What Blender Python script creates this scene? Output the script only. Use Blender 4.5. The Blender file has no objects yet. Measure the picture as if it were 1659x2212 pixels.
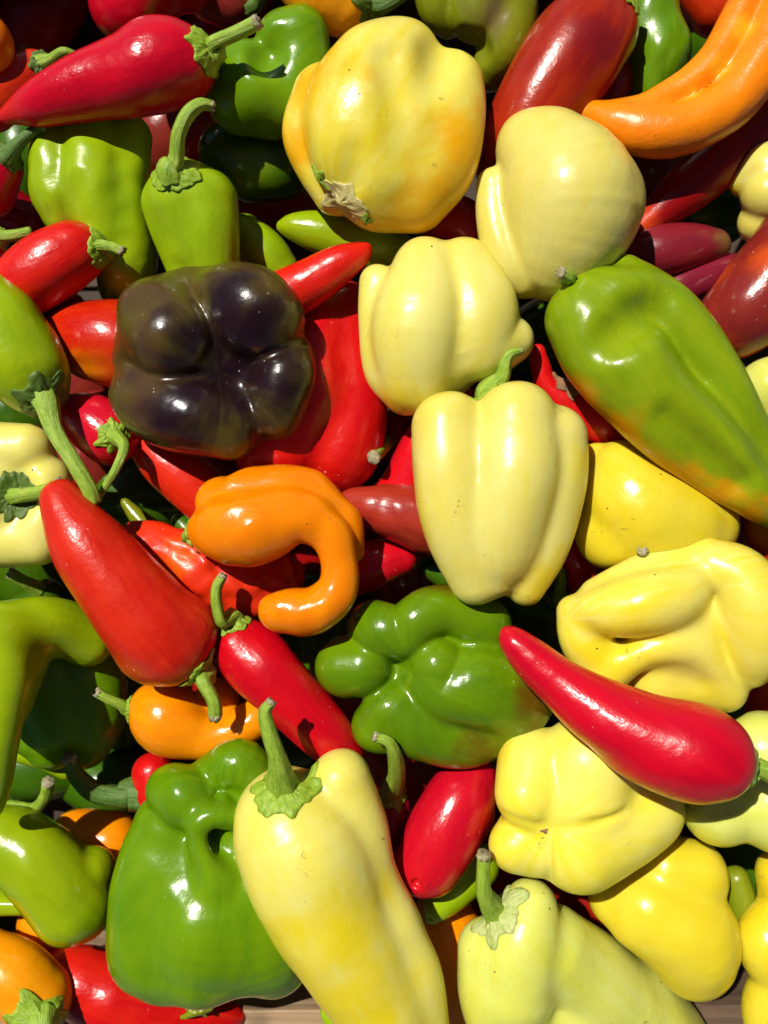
import bpy, math
import numpy as np
from mathutils import Vector

# ------------------------------------------------------------------ units
# Everything is laid out in "px" units: 1 px = 0.215 mm (a bell pepper is about 9 cm).
S = 0.000215
ZR, ZC = 400.0, 2300.0            # reference height of the pile's top layer, camera height (px)
CX, CY = 829.5, 1106.0

# ------------------------------------------------------------------ camera, sky, sun, exposure
scene = bpy.context.scene
cam_data = bpy.data.cameras.new("camera")
cam = bpy.data.objects.new("camera", cam_data)
scene.collection.objects.link(cam)
scene.camera = cam
cam.location = (0, 0, ZC * S)
cam_data.sensor_fit = 'VERTICAL'
cam_data.sensor_height = 24.0
cam_data.lens = 24.0 * (ZC - ZR) / 2212.0
cam_data.clip_start = 0.01
cam_data.clip_end = 100.0
cam_data.dof.use_dof = True
cam_data.dof.focus_distance = (ZC - 440) * S
cam_data.dof.aperture_fstop = 5.0

SUN_EL = math.radians(55)
sx, sy = -0.62, 0.78                       # towards the sun on the ground plane (image left / up)
n_ = math.hypot(sx, sy); sx /= n_; sy /= n_
to_sun = Vector((sx * math.cos(SUN_EL), sy * math.cos(SUN_EL), math.sin(SUN_EL)))
world = bpy.data.worlds.new("World")
scene.world = world
world.use_nodes = True
wn = world.node_tree.nodes
wl = world.node_tree.links
sky = wn.new('ShaderNodeTexSky')
sky.sky_type = 'NISHITA'
sky.sun_disc = False
sky.altitude = 1500.0
sky.air_density = 0.55
sky.dust_density = 0.3
sky.sun_elevation = SUN_EL
sky.sun_rotation = math.atan2(sx, sy)
wl.new(sky.outputs['Color'], wn['Background'].inputs['Color'])
wn['Background'].inputs['Strength'].default_value = 0.05

sun_data = bpy.data.lights.new("sun", 'SUN')
sun_data.energy = 5.0
sun_data.angle = math.radians(0.53)
sun_data.color = (1.0, 0.965, 0.90)
sun = bpy.data.objects.new("sun", sun_data)
scene.collection.objects.link(sun)
sun.rotation_euler = to_sun.to_track_quat('Z', 'Y').to_euler()
sun.location = to_sun * 2

scene.view_settings.view_transform = 'Standard'
scene.view_settings.look = 'None'
scene.view_settings.gamma = 1.0
scene.view_settings.exposure = -0.02
scene.view_settings.use_curve_mapping = False
scene.render.engine = 'CYCLES'
scene.cycles.max_bounces = 8
scene.cycles.diffuse_bounces = 2
scene.cycles.use_denoising = True
scene.cycles.use_adaptive_sampling = True
scene.cycles.adaptive_threshold = 0.03

# ------------------------------------------------------------------ node helpers
def node(nt, t, **kw):
    n = nt.nodes.new(t)
    for k, v in kw.items():
        if k in n.inputs:
            n.inputs[k].default_value = v
        else:
            setattr(n, k, v)
    return n

def rgba(c):
    return (c[0], c[1], c[2], 1.0)

def mix(nt, fac, a, b, blend='MIX'):
    m = nt.nodes.new('ShaderNodeMix')
    m.data_type = 'RGBA'
    m.blend_type = blend
    for sock, v in ((m.inputs[0], fac), (m.inputs[6], a), (m.inputs[7], b)):
        if hasattr(v, 'node'):
            nt.links.new(v, sock)
        elif isinstance(v, (tuple, list)):
            sock.default_value = rgba(v)
        else:
            sock.default_value = v
    return m.outputs[2]

def ramp(nt, fac, a, b):
    r = nt.nodes.new('ShaderNodeMapRange')
    r.interpolation_type = 'SMOOTHSTEP'
    nt.links.new(fac, r.inputs['Value'])
    r.inputs['From Min'].default_value = a
    r.inputs['From Max'].default_value = b
    return r.outputs['Result']

def math_(nt, op, a, b=None):
    m = nt.nodes.new('ShaderNodeMath')
    m.operation = op
    for i, v in enumerate((a, b)):
        if v is None:
            continue
        if hasattr(v, 'node'):
            nt.links.new(v, m.inputs[i])
        else:
            m.inputs[i].default_value = v
    return m.outputs[0]

def noise(nt, vec, scale, detail=3.0, rough=0.55, dist=0.0):
    n = nt.nodes.new('ShaderNodeTexNoise')
    nt.links.new(vec, n.inputs['Vector'])
    n.inputs['Scale'].default_value = scale
    n.inputs['Detail'].default_value = detail
    n.inputs['Roughness'].default_value = rough
    n.inputs['Distortion'].default_value = dist
    return n.outputs['Fac']

def new_mat(name):
    m = bpy.data.materials.new(name)
    m.use_nodes = True
    nt = m.node_tree
    for n in list(nt.nodes):
        nt.nodes.remove(n)
    out = nt.nodes.new('ShaderNodeOutputMaterial')
    b = nt.nodes.new('ShaderNodeBsdfPrincipled')
    nt.links.new(b.outputs[0], out.inputs[0])
    return m, nt, b

def skin_mat(name, c1, c2, cb, rough=0.30, coat=0.35, sss=0.0, speck=0.0, peel=0.10, scuff=0.0, streak=0.6,
             sss_rad=(1.0, 0.5, 0.15), speck_col=(0.75, 0.72, 0.6), tint=(1, 1, 1), crough=0.21):
    """Pepper skin: lengthwise streaks of c1/c2, blush cb (ripening, pale specks, scuffs, orange-peel relief."""
    m, nt, b = new_mat(name)
    L = nt.links
    tc = nt.nodes.new('ShaderNodeTexCoord')
    obj = tc.outputs['Object']
    ax = node(nt, 'ShaderNodeAttribute', attribute_name='axisco').outputs['Vector']
    bl = node(nt, 'ShaderNodeAttribute', attribute_name='blush').outputs['Fac']
    info = nt.nodes.new('ShaderNodeObjectInfo')
    st = noise(nt, ax, 3.2, 4.0, 0.6, 0.3)
    big = noise(nt, obj, 26.0, 2.0, 0.5)
    f = math_(nt, 'ADD', math_(nt, 'MULTIPLY', st, streak), math_(nt, 'MULTIPLY', big, 1.0 - streak))
    f = ramp(nt, f, 0.33, 0.67)
    col = mix(nt, f, c1, c2)
    # blush with an uneven, streaky border
    e = math_(nt, 'ADD', bl, math_(nt, 'MULTIPLY', math_(nt, 'SUBTRACT', st, 0.5), 0.8))
    e = math_(nt, 'ADD', e, math_(nt, 'MULTIPLY', math_(nt, 'SUBTRACT', noise(nt, obj, 210.0, 4.0, 0.65), 0.5), 0.4))
    e = math_(nt, 'MULTIPLY', ramp(nt, e, 0.15, 1.0), ramp(nt, bl, 0.02, 0.3))
    col = mix(nt, e, col, cb)
    hsv = nt.nodes.new('ShaderNodeHueSaturation')
    L.new(col, hsv.inputs['Color'])
    L.new(math_(nt, 'ADD', math_(nt, 'MULTIPLY', info.outputs['Random'], 0.012), 0.494), hsv.inputs['Hue'])
    L.new(math_(nt, 'ADD', math_(nt, 'MULTIPLY', info.outputs['Random'], 0.16), 0.92), hsv.inputs['Value'])
    col = hsv.outputs['Color']
    # tiny lenticel-like mottling
    mot = noise(nt, obj, 900.0, 2.0, 0.6)
    col = mix(nt, math_(nt, 'MULTIPLY', ramp(nt, mot, 0.5, 0.75), 0.10), col, cb)
    rgh = math_(nt, 'ADD', math_(nt, 'MULTIPLY', noise(nt, obj, 70.0, 3.0), 0.22), rough - 0.16)
    if speck > 0:
        v = nt.nodes.new('ShaderNodeTexVoronoi')
        L.new(obj, v.inputs['Vector'])
        v.inputs['Scale'].default_value = 330.0
        d = v.outputs['Distance']
        sel = nt.nodes.new('ShaderNodeSeparateColor')
        L.new(v.outputs['Color'], sel.inputs[0])
        msk = ramp(nt, noise(nt, obj, 38.0, 2.0), 0.46, 0.66)
        on = math_(nt, 'MULTIPLY', ramp(nt, sel.outputs[0], 0.62, 0.70), msk)
        size = math_(nt, 'MULTIPLY', sel.outputs[1], 0.11)
        dot = math_(nt, 'LESS_THAN', d, math_(nt, 'ADD', size, 0.05))
        dot = math_(nt, 'MULTIPLY', math_(nt, 'MULTIPLY', dot, on), speck)
        col = mix(nt, dot, col, speck_col)
        rgh = math_(nt, 'ADD', rgh, math_(nt, 'MULTIPLY', dot, 0.4))
    if scuff > 0:
        sc1 = noise(nt, obj, 120.0, 5.0, 0.7, 1.6)
        sc2 = noise(nt, obj, 34.0, 2.0)
        s = math_(nt, 'MULTIPLY', ramp(nt, sc1, 0.63, 0.69), ramp(nt, sc2, 0.53, 0.63))
        s = math_(nt, 'MULTIPLY', s, scuff)
        col = mix(nt, s, col, (0.24, 0.15, 0.05))
        rgh = math_(nt, 'ADD', rgh, math_(nt, 'MULTIPLY', s, 0.3))
        wv = noise(nt, obj, 60.0, 2.0, 0.5, 2.5)
        line = math_(nt, 'LESS_THAN', math_(nt, 'ABSOLUTE', math_(nt, 'SUBTRACT', wv, 0.5)), 0.006)
        lm = ramp(nt, noise(nt, obj, 30.0, 1.0), 0.60, 0.66)
        col = mix(nt, math_(nt, 'MULTIPLY', math_(nt, 'MULTIPLY', line, lm), min(1.0, scuff * 0.8)), col, (0.36, 0.22, 0.06))
        v2 = nt.nodes.new('ShaderNodeTexVoronoi')
        L.new(obj, v2.inputs['Vector'])
        v2.inputs['Scale'].default_value = 85.0
        s2 = nt.nodes.new('ShaderNodeSeparateColor')
        L.new(v2.outputs['Color'], s2.inputs[0])
        dk = math_(nt, 'MULTIPLY', math_(nt, 'LESS_THAN', v2.outputs['Distance'], 0.045),
                   math_(nt, 'GREATER_THAN', s2.outputs[0], 0.60))
        col = mix(nt, math_(nt, 'MULTIPLY', dk, min(1.0, scuff + 0.2)), col, (0.10, 0.07, 0.03))
    L.new(col, b.inputs['Base Color'])
    rgh = math_(nt, 'ADD', rgh, math_(nt, 'MULTIPLY', math_(nt, 'SUBTRACT', info.outputs['Random'], 0.5), 0.10))
    L.new(rgh, b.inputs['Roughness'])
    b.inputs['IOR'].default_value = 1.45
    b.inputs['Specular IOR Level'].default_value = 0.34
    b.inputs['Coat Weight'].default_value = coat
    L.new(math_(nt, 'ADD', math_(nt, 'MULTIPLY', info.outputs['Random'], 0.16), crough), b.inputs['Coat Roughness'])
    b.inputs['Coat IOR'].default_value = 1.45
    b.inputs['Coat Tint'].default_value = rgba([1 - (1 - t) * 0.9 for t in tint])
    if sss > 0:
        b.inputs['Subsurface Weight'].default_value = sss
        b.inputs['Subsurface Radius'].default_value = sss_rad
        b.inputs['Subsurface Scale'].default_value = 0.0045
    # relief: fine peel, streaky ribs and slow dents
    h2 = noise(nt, ax, 7.0, 3.0, 0.6)
    h3 = noise(nt, obj, 95.0, 3.0, 0.55)
    hm = ramp(nt, noise(nt, obj, 42.0, 2.0), 0.42, 0.68)
    h1 = math_(nt, 'MULTIPLY', noise(nt, obj, 420.0, 4.0, 0.62), math_(nt, 'ADD', math_(nt, 'MULTIPLY', hm, 0.00022), 0.00003))
    h = math_(nt, 'ADD', math_(nt, 'ADD', h1, math_(nt, 'MULTIPLY', noise(nt, obj, 1500.0, 2.0, 0.5), 0.00004)), math_(nt, 'MULTIPLY', h2, 0.00016))
    h = math_(nt, 'ADD', h, math_(nt, 'MULTIPLY', h3, 0.0006))
    bp = nt.nodes.new('ShaderNodeBump')
    bp.inputs['Strength'].default_value = peel * 6.0
    bp.inputs['Distance'].default_value = 1.0
    L.new(h, bp.inputs['Height'])
    L.new(bp.outputs[0], b.inputs['Normal'])
    L.new(bp.outputs[0], b.inputs['Coat Normal'])
    return m

def stem_mat(name, c1, c2, scale=1.0, rough=0.48):
    m, nt, b = new_mat(name)
    L = nt.links
    tc = nt.nodes.new('ShaderNodeTexCoord')
    obj = tc.outputs['Object']
    ax = node(nt, 'ShaderNodeAttribute', attribute_name='axisco').outputs['Vector']
    st = noise(nt, ax, 4.5, 5.0, 0.65, 0.2)
    bg = noise(nt, obj, 260.0 * scale, 3.0)
    f = ramp(nt, math_(nt, 'ADD', math_(nt, 'MULTIPLY', st, 0.6), math_(nt, 'MULTIPLY', bg, 0.4)), 0.36, 0.64)
    col = mix(nt, f, c1, c2)
    brown = ramp(nt, noise(nt, obj, 150.0, 4.0, 0.7), 0.66, 0.74)
    col = mix(nt, math_(nt, 'MULTIPLY', brown, 0.5), col, (0.20, 0.13, 0.05))
    L.new(col, b.inputs['Base Color'])
    b.inputs['Roughness'].default_value = rough
    b.inputs['Subsurface Weight'].default_value = 0.1
    b.inputs['Subsurface Radius'].default_value = (0.6, 1.0, 0.2)
    b.inputs['Subsurface Scale'].default_value = 0.002
    h = math_(nt, 'ADD', math_(nt, 'MULTIPLY', st, 0.0014), math_(nt, 'MULTIPLY', noise(nt, obj, 620.0, 3.0), 0.0005))
    bp = nt.nodes.new('ShaderNodeBump')
    bp.inputs['Strength'].default_value = 0.7
    bp.inputs['Distance'].default_value = 1.0
    L.new(h, bp.inputs['Height'])
    L.new(bp.outputs[0], b.inputs['Normal'])
    return m

def dry_mat(name, c1, c2, scale=500.0, rough=0.8, bump=0.0006):
    m, nt, b = new_mat(name)
    tc = nt.nodes.new('ShaderNodeTexCoord')
    n1 = noise(nt, tc.outputs['Object'], scale, 4.0, 0.65, 0.5)
    nt.links.new(mix(nt, ramp(nt, n1, 0.35, 0.68), c1, c2), b.inputs['Base Color'])
    b.inputs['Roughness'].default_value = rough
    bp = nt.nodes.new('ShaderNodeBump')
    bp.inputs['Strength'].default_value = 0.8
    bp.inputs['Distance'].default_value = 1.0
    nt.links.new(math_(nt, 'MULTIPLY', n1, bump), bp.inputs['Height'])
    nt.links.new(bp.outputs[0], b.inputs['Normal'])
    return m

def wood_mat(name, c1, c2):
    m, nt, b = new_mat(name)
    tc = nt.nodes.new('ShaderNodeTexCoord')
    mp = nt.nodes.new('ShaderNodeMapping')
    mp.inputs['Scale'].default_value = (12.0, 160.0, 160.0)
    nt.links.new(tc.outputs['Object'], mp.inputs['Vector'])
    g = noise(nt, mp.outputs['Vector'], 1.0, 6.0, 0.65, 0.8)
    st = noise(nt, tc.outputs['Object'], 40.0, 4.0, 0.6)
    col = mix(nt, ramp(nt, g, 0.3, 0.7), c1, c2)
    col = mix(nt, math_(nt, 'MULTIPLY', ramp(nt, st, 0.5, 0.75), 0.5), col, (0.10, 0.06, 0.035))
    nt.links.new(col, b.inputs['Base Color'])
    b.inputs['Roughness'].default_value = 0.75
    bp = nt.nodes.new('ShaderNodeBump')
    bp.inputs['Strength'].default_value = 0.7
    bp.inputs['Distance'].default_value = 1.0
    nt.links.new(math_(nt, 'MULTIPLY', g, 0.0012), bp.inputs['Height'])
    nt.links.new(bp.outputs[0], b.inputs['Normal'])
    return m

M = {}
SSS = 0.45
def build_mats():
    s = skin_mat
    M['red'] = s('red_skin', (0.68, 0.008, 0.004), (0.56, 0.003, 0.008), (0.66, 0.09, 0.003), speck=0.6, peel=0.16, tint=(1.0, 0.72, 0.6), coat=0.4)
    M['crimson'] = s('crimson_skin', (0.62, 0.003, 0.013), (0.50, 0.001, 0.015), (0.64, 0.014, 0.003), speck=0.6, peel=0.16, coat=0.4, tint=(1.0, 0.72, 0.6))
    M['redorange'] = s('red_orange_skin', (0.62, 0.045, 0.003), (0.50, 0.014, 0.004), (0.75, 0.22, 0.004), speck=0.4, tint=(1.0, 0.75, 0.55), coat=0.4)
    M['rust'] = s('rust_red_skin', (0.40, 0.034, 0.004), (0.27, 0.011, 0.007), (0.21, 0.010, 0.012), speck=0.6, tint=(1.0, 0.75, 0.55), coat=0.4)
    M['tomato'] = s('tomato_red_skin', (0.63, 0.007, 0.005), (0.51, 0.002, 0.011), (0.62, 0.09, 0.003), speck=0.7, rough=0.27, tint=(1.0, 0.72, 0.6), coat=0.4, peel=0.16)
    M['darkred'] = s('dark_red_skin', (0.33, 0.004, 0.008), (0.22, 0.002, 0.008), (0.60, 0.05, 0.006), speck=0.3, tint=(1.0, 0.72, 0.6), coat=0.4)
    M['brownred'] = s('brown_red_skin', (0.38, 0.028, 0.014), (0.27, 0.010, 0.012), (0.52, 0.08, 0.006), speck=0.35, peel=0.15, tint=(1.0, 0.75, 0.55), coat=0.4)
    M['maroon'] = s('maroon_skin', (0.26, 0.035, 0.016), (0.20, 0.02, 0.020), (0.62, 0.10, 0.006), speck=0.5, tint=(1.0, 0.75, 0.55), coat=0.4)
    M['orange'] = s('orange_skin', (0.95, 0.31, 0.001), (0.92, 0.25, 0.001), (0.84, 0.46, 0.010), scuff=0.25, tint=(1.0, 0.9, 0.6), coat=0.5, sss=0.2)
    M['deeporange'] = s('deep_orange_skin', (0.86, 0.215, 0.001), (0.80, 0.165, 0.001), (0.76, 0.36, 0.010), scuff=0.5, coat=0.5, tint=(1.0, 0.9, 0.6), sss=0.2, peel=0.16)
    M['orange2'] = s('yellow_orange_skin', (0.95, 0.37, 0.002), (0.92, 0.28, 0.002), (0.60, 0.05, 0.003), tint=(1.0, 0.9, 0.6), coat=0.5, sss=0.2)
    M['yellow'] = s('yellow_skin', (0.80, 0.735, 0.200), (0.78, 0.67, 0.020), (0.85, 0.46, 0.003), rough=0.33, scuff=0.8, tint=(1.0, 0.91, 0.42), coat=0.5, crough=0.27, sss=SSS)
    M['goldyellow'] = s('golden_yellow_skin', (0.80, 0.71, 0.070), (0.79, 0.66, 0.018), (0.84, 0.48, 0.003), rough=0.32, scuff=0.7, tint=(1.0, 0.90, 0.35), coat=0.5, crough=0.27, sss=SSS)
    M['cream'] = s('cream_yellow_skin', (0.76, 0.715, 0.26), (0.75, 0.67, 0.12), (0.77, 0.63, 0.02), rough=0.36, sss=SSS, scuff=0.8, sss_rad=(1.0, 0.6, 0.2), tint=(1.0, 0.92, 0.45), coat=0.5, crough=0.27)
    M['pale'] = s('pale_yellow_green_skin', (0.70, 0.74, 0.24), (0.66, 0.68, 0.10), (0.77, 0.69, 0.04), rough=0.36, sss=SSS, scuff=0.7, sss_rad=(1.0, 0.7, 0.2), tint=(0.97, 0.95, 0.45), coat=0.5, crough=0.27)
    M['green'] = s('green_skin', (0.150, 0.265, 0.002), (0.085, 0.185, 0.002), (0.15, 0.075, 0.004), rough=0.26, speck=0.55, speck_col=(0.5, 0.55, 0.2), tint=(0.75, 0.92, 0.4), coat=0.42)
    M['midgreen'] = s('mid_green_skin', (0.165, 0.29, 0.002), (0.105, 0.225, 0.002), (0.28, 0.34, 0.004), rough=0.26, speck=0.5, speck_col=(0.5, 0.55, 0.2), coat=0.42, tint=(0.75, 0.92, 0.4))
    M['lime'] = s('lime_green_skin', (0.33, 0.45, 0.004), (0.25, 0.37, 0.004), (0.13, 0.16, 0.006), rough=0.28, speck=0.3, speck_col=(0.6, 0.6, 0.2), tint=(0.88, 0.93, 0.4), coat=0.42)
    M['ripening'] = s('ripening_green_skin', (0.25, 0.34, 0.004), (0.17, 0.27, 0.003), (0.72, 0.26, 0.003), rough=0.30, speck=0.45, speck_col=(0.6, 0.58, 0.12), tint=(0.88, 0.93, 0.4), coat=0.42)
    M['olive'] = s('olive_green_skin', (0.25, 0.27, 0.010), (0.17, 0.20, 0.006), (0.20, 0.14, 0.06), rough=0.33, speck=0.4, tint=(0.88, 0.93, 0.4), coat=0.5)
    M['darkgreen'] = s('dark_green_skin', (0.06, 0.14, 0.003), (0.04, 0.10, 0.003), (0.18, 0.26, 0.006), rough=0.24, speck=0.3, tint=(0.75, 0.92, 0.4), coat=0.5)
    M['purple'] = s('purple_black_skin', (0.092, 0.070, 0.008), (0.066, 0.030, 0.012), (0.015, 0.005, 0.007), rough=0.33, speck=0.85, coat=0.35, streak=0.3, crough=0.12)
    M['dusky'] = s('dusky_maroon_skin', (0.24, 0.014, 0.030), (0.17, 0.010, 0.026), (0.16, 0.10, 0.03), speck=0.4, tint=(1.0, 0.75, 0.6), coat=0.5)
    M['stem'] = stem_mat('stem_green', (0.38, 0.51, 0.055), (0.21, 0.37, 0.015))
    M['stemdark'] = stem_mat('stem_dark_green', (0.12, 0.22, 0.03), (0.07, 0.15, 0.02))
    M['calyx'] = stem_mat('calyx_green', (0.36, 0.49, 0.035), (0.18, 0.32, 0.010), 1.6)
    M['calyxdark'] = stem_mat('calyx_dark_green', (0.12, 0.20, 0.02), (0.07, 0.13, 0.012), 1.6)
    M['calyxpale'] = stem_mat('calyx_pale_green', (0.56, 0.58, 0.24), (0.36, 0.46, 0.09), 1.6)
    M['cut'] = dry_mat('dry_cut_stem_end', (0.44, 0.39, 0.22), (0.22, 0.17, 0.08), 800.0)
    M['scar'] = dry_mat('torn_flesh', (0.66, 0.57, 0.22), (0.44, 0.38, 0.09), 170.0, 0.5, 0.0012)
    M['drybrown'] = dry_mat('dried_brown_calyx', (0.32, 0.17, 0.07), (0.18, 0.09, 0.04), 300.0)
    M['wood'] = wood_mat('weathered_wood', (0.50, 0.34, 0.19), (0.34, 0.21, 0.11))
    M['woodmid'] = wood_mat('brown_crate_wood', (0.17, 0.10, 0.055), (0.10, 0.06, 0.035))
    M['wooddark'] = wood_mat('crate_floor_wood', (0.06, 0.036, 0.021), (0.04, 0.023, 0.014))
build_mats()

# ------------------------------------------------------------------ geometry helpers (px units, image x/y, height z)
def W(p):
    """(x, y, z[, r]) seen at image position x, y at height z -> world px."""
    x, y, z = p[0], p[1], p[2]
    s = (ZC - z) / (ZC - ZR)
    q = [(x - CX) * s, (CY - y) * s, z]
    if len(p) > 3:
        q.append(p[3] * s)
    return q

def crom(A, u):
    """Catmull-Rom through padded control rows A at parameters u (0 .. n-1)."""
    n = len(A) - 3
    i = np.clip(u.astype(int), 0, n - 1)
    t = (u - i)[:, None]
    a, b, c, d = A[i], A[i + 1], A[i + 2], A[i + 3]
    return 0.5 * ((2 * b) + (-a + c) * t + (2 * a - 5 * b + 4 * c - d) * t * t + (-a + 3 * b - 3 * c + d) * t ** 3)

def pad(P_):
    return np.vstack([2 * P_[0] - P_[1], P_, 2 * P_[-1] - P_[-2]])

def spline(pts, sub):
    P_ = np.array(pts, float)
    if len(P_) == 1:
        return P_
    if len(P_) == 2:
        t = np.linspace(0, 1, 3)[:, None]
        return P_[0] * (1 - t) + P_[1] * t
    out = crom(pad(P_), np.linspace(0, len(P_) - 1, (len(P_) - 1) * sub + 1))
    out[:, 3:] = np.maximum(out[:, 3:], 2.0)
    return out

SUB = 3
class Chain:
    """Round-swept body along control points, smooth in position and radius."""
    def __init__(self, pts):
        P_ = np.array([W(q) for q in pts], float)
        self.line = spline(P_, SUB).astype(np.float32)
        self.ctrl = pad(P_).astype(np.float32) if len(P_) > 2 else None
    def __call__(self, p):
        x, y, z = np.ascontiguousarray(p[:, 0]), np.ascontiguousarray(p[:, 1]), np.ascontiguousarray(p[:, 2])
        C = [tuple(map(float, c)) for c in self.line]
        if len(C) == 1:
            a = C[0]
            return np.sqrt((x - a[0]) ** 2 + (y - a[1]) ** 2 + (z - a[2]) ** 2) - a[3]
        best = bu = None
        for i, (a, b) in enumerate(zip(C[:-1], C[1:])):
            ux, uy, uz, dr = b[0] - a[0], b[1] - a[1], b[2] - a[2], b[3] - a[3]
            l2 = ux * ux + uy * uy + uz * uz + 1e-6
            dx, dy, dz = x - a[0], y - a[1], z - a[2]
            t = dx * (ux / l2) + dy * (uy / l2) + dz * (uz / l2)
            # lean towards the thick end, as the true nearest point of a tapered body does
            ax = np.sqrt(np.maximum(dx * dx + dy * dy + dz * dz - t * t * l2, 0))
            t = np.clip(t + ax * (dr / l2), 0, 1)
            dx -= t * ux; dy -= t * uy; dz -= t * uz
            d = np.sqrt(dx * dx + dy * dy + dz * dz)
            d -= a[3] + t * dr
            if best is None:
                best, bu = d, t + i
            else:
                m = d < best
                best = np.where(m, d, best); bu = np.where(m, t + i, bu)
        if self.ctrl is None:
            return best
        q = crom(self.ctrl, bu / SUB)
        dx, dy, dz = x - q[:, 0], y - q[:, 1], z - q[:, 2]
        return np.sqrt(dx * dx + dy * dy + dz * dz) - np.maximum(q[:, 3], 2.0)

def smin(a, b, k):
    h = np.maximum(k - np.abs(a - b), 0) / k
    return np.minimum(a, b) - h * h * k * 0.25

class Shape:
    def __init__(self, chains, k=16, cuts=(), cutk=16, lump=(0.0, 100.0), zs=1.0, seed=0):
        self.chains = [Chain(c) for c in chains]
        self.k, self.cutk = k, cutk
        self.cuts = [Chain(c) for c in cuts]
        allp = np.vstack([c.line for c in self.chains])
        self.zc = float(allp[:, 2].mean())
        self.zs = zs
        rs = np.random.RandomState(seed)
        lump = (lump[0] * 0.6, lump[1] * 1.5)
        self.lump = lump
        self.w = []
        for i in range(6):
            v = rs.normal(size=3); v /= np.linalg.norm(v)
            self.w.append(((v * 2 * math.pi / lump[1] * rs.uniform(0.6, 1.6)).astype(np.float32), rs.uniform(0, 6.28)))
        lo = (allp[:, :3] - allp[:, 3:4]).min(0); hi = (allp[:, :3] + allp[:, 3:4]).max(0)
        kk = max(k) if isinstance(k, (list, tuple)) else k
        self.lo, self.hi = lo - 8 - kk * 0.3, hi + 8 + kk * 0.3
    def __call__(self, p):
        q = p
        if self.zs != 1.0:
            q = p.copy(); q[:, 2] = self.zc + (q[:, 2] - self.zc) / self.zs
        f = None
        for i, c in enumerate(self.chains):
            d = c(q)
            f = d if f is None else smin(f, d, self.k[i] if isinstance(self.k, (list, tuple)) else self.k)
        for c in self.cuts:
            d = -c(p)
            f = -smin(-f, -d, self.cutk)
        if self.lump[0]:
            for i, (w, ph) in enumerate(self.w):
                w2, ph2 = self.w[i - 1]
                f = f + self.lump[0] / 2.4 * np.sin(p @ w + ph + 1.7 * np.sin(p @ w2 * 0.55 + ph2))
        return f
    def grad(self, p, h=1.5):
        g = np.empty_like(p)
        for i in range(3):
            e = np.zeros(3, np.float32); e[i] = h
            g[:, i] = (self(p + e) - self(p - e)) / (2 * h)
        return g
    def project(self, p, off=0.0, it=4):
        p = p.astype(np.float32).copy()
        for _ in range(it):
            g = self.grad(p)
            p -= ((self(p) - off) / np.maximum((g * g).sum(1), 0.15))[:, None] * g * 0.9
        return p

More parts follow.
